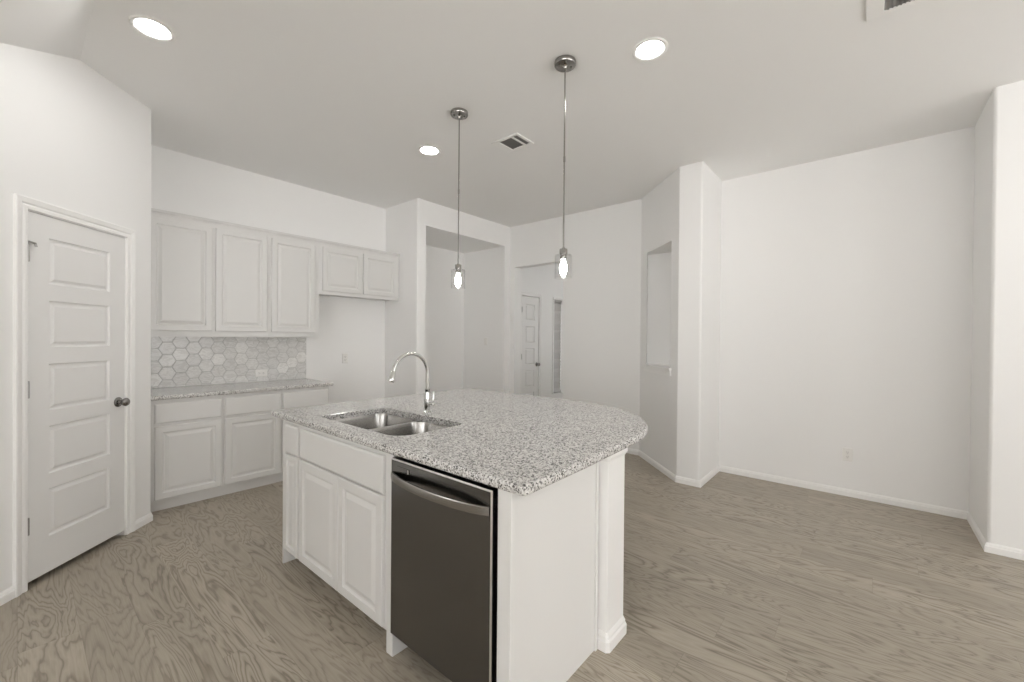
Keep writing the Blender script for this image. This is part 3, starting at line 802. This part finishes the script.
# faucet
FAX, FAY = 1.650, 2.090
fa = thing('faucet', 'tall chrome gooseneck faucet behind the island sink', 'faucet', (FAX, FAY, 0.914))
bm = bmesh.new(); lathe(bm, [(0.028, 0.9143), (0.028, 0.918), (0.022, 0.924), (0.0165, 0.932), (0.0185, 0.950), (0.0195, 0.985), (0.0165, 1.035), (0.014, 1.050), (0.0155, 1.053), (0.0155, 1.062), (0.0125, 1.064)], (FAX, FAY, 0), (0, 0, 1), 28)
finish('body', bm, M_CHROME, fa, True)
bm = bmesh.new(); pts = [(FAX, FAY, 1.058), (FAX, FAY, 1.12), (FAX, FAY, 1.160)]
ra_ = 0.124
for k in range(1, 17):
    w = math.radians(165 * k / 16); pts.append((FAX - ra_ + ra_ * math.cos(w), FAY, 1.160 + ra_ * math.sin(w)))
lp = Vector(pts[-1]); td = Vector((-math.sin(math.radians(165)), 0, math.cos(math.radians(165))))
pts.append(tuple(lp + td * 0.010))
tube(bm, pts, 0.0112, 18); finish('spout', bm, M_CHROME, fa, True)
bm = bmesh.new(); lathe(bm, [(0.0115, 0.0), (0.014, 0.003), (0.0145, 0.014), (0.0165, 0.018), (0.0195, 0.045), (0.020, 0.060), (0.017, 0.066), (0.0, 0.066)], lp + td * 0.006, td, 24)
finish('spray_head', bm, M_CHROME, fa, True)
bm = bmesh.new()
tube(bm, [(FAX, FAY - 0.012, 0.965), (FAX + 0.002, FAY - 0.045, 0.972)], [0.013, 0.011], 16)
lathe(bm, [(0.0, -0.014), (0.011, -0.008), (0.0135, 0.0), (0.011, 0.008), (0.0, 0.014)], (FAX + 0.003, FAY - 0.050, 0.974), (0, -1, 0.2), 16)
tube(bm, [(FAX + 0.003, FAY - 0.050, 0.972), (FAX + 0.004, FAY - 0.053, 1.000), (FAX + 0.008, FAY - 0.050, 1.030), (FAX + 0.010, FAY - 0.046, 1.052)], [0.006, 0.0065, 0.007, 0.006], 12)
finish('lever_handle', bm, M_CHROME, fa, True)

# ------------------------------------------------------------------ pendants
def pendant(label, x, y):
    t = thing('pendant_light', label, 'pendant light', (x, y, CEIL), 'pendants over the island')
    bm = bmesh.new(); lathe(bm, [(0.0, 0.0), (0.064, 0.0), (0.065, -0.003), (0.065, -0.020), (0.061, -0.026), (0.020, -0.028), (0.012, -0.036), (0.010, -0.044), (0.0, -0.044)], (x, y, CEIL), (0, 0, 1), 40, False)
    cn = finish('canopy', bm, M_CANOPY, t, True)
    for sg in (-1, 1):
        bm = bmesh.new(); lathe(bm, [(0.006, -0.026), (0.006, -0.031), (0.003, -0.034), (0.0, -0.034)], (x + sg * 0.030, y - sg * 0.022, CEIL), (0, 0, 1), 12, False); finish('screw', bm, M_NICKEL, cn, True)
    bm = bmesh.new(); lathe(bm, [(0.0048, -1.125), (0.0048, -0.04)], (x, y, CEIL), (0, 0, 1), 12); rd = finish('rod', bm, M_CANOPY, t, True)
    bm = bmesh.new(); lathe(bm, [(0.0068, -0.60), (0.0068, -0.57)], (x, y, CEIL), (0, 0, 1), 12); finish('coupling', bm, M_CANOPY, rd, True)
    bm = bmesh.new(); lathe(bm, [(0.0, -1.118), (0.010, -1.118), (0.010, -1.124), (0.023, -1.126), (0.024, -1.130), (0.024, -1.158), (0.018, -1.160), (0.018, -1.186), (0.0, -1.186)], (x, y, CEIL), (0, 0, 1), 28, False); finish('socket', bm, M_CANOPY, t, True)
    bm = bmesh.new(); lathe(bm, [(0.026, -1.159), (0.047, -1.161), (0.052, -1.166), (0.0525, -1.302), (0.0500, -1.302), (0.0495, -1.168), (0.046, -1.164), (0.026, -1.162)], (x, y, CEIL), (0, 0, 1), 40, False); finish('glass_shade', bm, M_GLASS, t, True)
    bm = bmesh.new(); lathe(bm, [(0.0, -1.186), (0.010, -1.186), (0.012, -1.200), (0.020, -1.222), (0.0225, -1.245), (0.019, -1.268), (0.010, -1.284), (0.0, -1.292)], (x, y, CEIL), (0, 0, 1), 24, False); finish('bulb', bm, M_BULB, t, True)
    return t
pd = pendant('clear glass pendant light hanging behind the faucet, nearer the cabinets', 2.112, 2.324)
dup(pd, (2.133, 1.411, CEIL), 'clear glass pendant light hanging over the rounded end of the island, nearer the right wall')

# ------------------------------------------------------------------ recessed lights
def can(label, x, y):
    t = thing('recessed_light', label, 'ceiling light', (x, y, CEIL), 'recessed ceiling lights')
    bm = bmesh.new(); lathe(bm, [(0.070, -0.0005), (0.098, -0.0005), (0.098, -0.004), (0.093, -0.008), (0.082, -0.008), (0.074, -0.004)], (x, y, CEIL), (0, 0, 1), 44, False); finish('trim_ring', bm, M_TRIM, t, True)
    bm = bmesh.new(); lathe(bm, [(0.074, -0.003), (0.050, -0.0045), (0.0, -0.005)], (x, y, CEIL), (0, 0, 1), 44, False); finish('lens', bm, M_LENS, t, True)
    return t
c1_ = can('round recessed ceiling light near the pantry door', 0.473, 2.982)
dup(c1_, (2.372, 3.0, CEIL), 'small-looking round recessed ceiling light just left of the farther pendant canopy')
dup(c1_, (2.352, 0.976, CEIL), 'round recessed ceiling light just right of the nearer pendant canopy')

# ------------------------------------------------------------------ ceiling vents
def vent(label, x, y, L):
    t = thing('ceiling_vent', label, 'vent', (x, y, CEIL), 'white ceiling air vents')
    hx, hy = 0.115, L / 2
    bm = bmesh.new()
    z0, z1 = CEIL - 0.009, CEIL
    f = 0.026
    box(bm, x - hx, x + hx, y - hy, y - hy + f, z0, z1, 0.003); box(bm, x - hx, x + hx, y + hy - f - 0.045, y + hy, z0, z1, 0.003)
    box(bm, x - hx, x - hx + f, y - hy + f, y + hy - f, z0, z1); box(bm, x + hx - f, x + hx, y - hy + f, y + hy - f, z0, z1)
    box(bm, x - hx + f, x + hx - f, y - hy + f + 0.042, y - hy + f + 0.060, z0, z1)
    finish('frame', bm, M_TRIM, t)
    bm = bmesh.new(); box(bm, x - hx + f, x + hx - f, y - hy + f, y + hy - f, CEIL - 0.0015, CEIL - 0.0005); finish('duct_opening', bm, M_VENTHOLE, t)
    ys = y - hy + f + 0.004
    while ys < y + hy - f - 0.05:
        bm = bmesh.new()
        vs = [bm.verts.new(p) for p in ((x - hx + f, ys, CEIL - 0.007), (x + hx - f, ys, CEIL - 0.007), (x + hx - f, ys + 0.007, CEIL - 0.002), (x - hx + f, ys + 0.007, CEIL - 0.002))]
        vb = [bm.verts.new(v_.co + Vector((0, 0.0012, 0.0004))) for v_ in vs]
        bm.faces.new(vs); bm.faces.new(vb[::-1])
        for k in range(4): bm.faces.new((vs[k], vs[(k + 1) % 4], vb[(k + 1) % 4], vb[k]))
        finish('louver', bm, M_VENTHOLE, t); ys += 0.0155
    return t
vent('small white ceiling vent between the two pendant canopies', 2.732, 2.335, 0.29)
dup(bpy.data.objects['ceiling_vent'], (2.735, -0.115, CEIL), 'white ceiling vent cut off by the top edge, far right of the ceiling')

# ------------------------------------------------------------------ outlets and switch
def outlet(name, label, cat, p, n, switch=False, horiz=False):
    n = Vector(n); u = Vector((0, 0, 1)).cross(n).normalized(); v = Vector((0, 0, 1)); p = Vector(p)
    if horiz: u, v = v, -u
    t = thing(name, label, cat, p)
    w, h = 0.072, 0.116
    bm = bmesh.new(); rings(bm, p - u * w / 2 - v * h / 2 + n * 0.0005, u, v, w, h, [(0, 0), (0, 0.002), (0.003, 0.0055), (0.006, 0.006)]); pl = finish('plate', bm, M_PLATE, t)
    if switch:
        bm = bmesh.new(); rings(bm, p - u * 0.017 - v * 0.034 + n * 0.006, u, v, 0.034, 0.068, [(0, 0), (0, 0.003), (0.002, 0.004)]); finish('rocker', bm, M_PLATE, t)
        return t
    for s in (-1, 1):
        c = p + v * 0.0195 * s + n * 0.006
        bm = bmesh.new(); rings(bm, c - u * 0.0165 - v * 0.0145, u, v, 0.033, 0.029, [(0, 0), (0, 0.0015), (0.002, 0.002)]); so = finish('socket', bm, M_PLATE, t)
        bm = bmesh.new()
        for q in (-0.0065, 0.0065):
            o = c + u * q + v * 0.003 + n * 0.0019
            rings(bm, o - u * 0.0012 - v * 0.004, u, v, 0.0024, 0.008, [(0, 0), (0, 0.0004)])
        o = c - v * 0.0075 + n * 0.0019; rings(bm, o - u * 0.0022 - v * 0.0022, u, v, 0.0044, 0.0044, [(0, 0), (0, 0.0004)])
        finish('slots', bm, M_SLOT, so)
    bm = bmesh.new(); lathe(bm, [(0.003, 0.0), (0.0025, 0.001), (0, 0.001)], p + n * 0.0058, n, 10, False); finish('screw', bm, M_PLATE, t)
    return t
outlet('wall_outlet', 'white duplex outlet low on the wide bare right wall', 'outlet', (RX, 0.135, 0.370), (-1, 0, 0))
outlet('wall_outlet', 'white duplex outlet on the kitchen wall in the empty fridge space', 'outlet', (2.551, KY, 1.123), (0, -1, 0))
outlet('wall_outlet', 'pale duplex outlet set sideways in the hexagon tile backsplash', 'outlet', (1.632, KY - 0.009, 0.998), (0, -1, 0), False, True)
outlet('light_switch', 'white light switch on the side wall of the nook', 'switch', (NX1, 4.50, 1.33), (-1, 0, 0), True)

for o in bpy.data.objects:
    if '_b' in o: del o['_b']
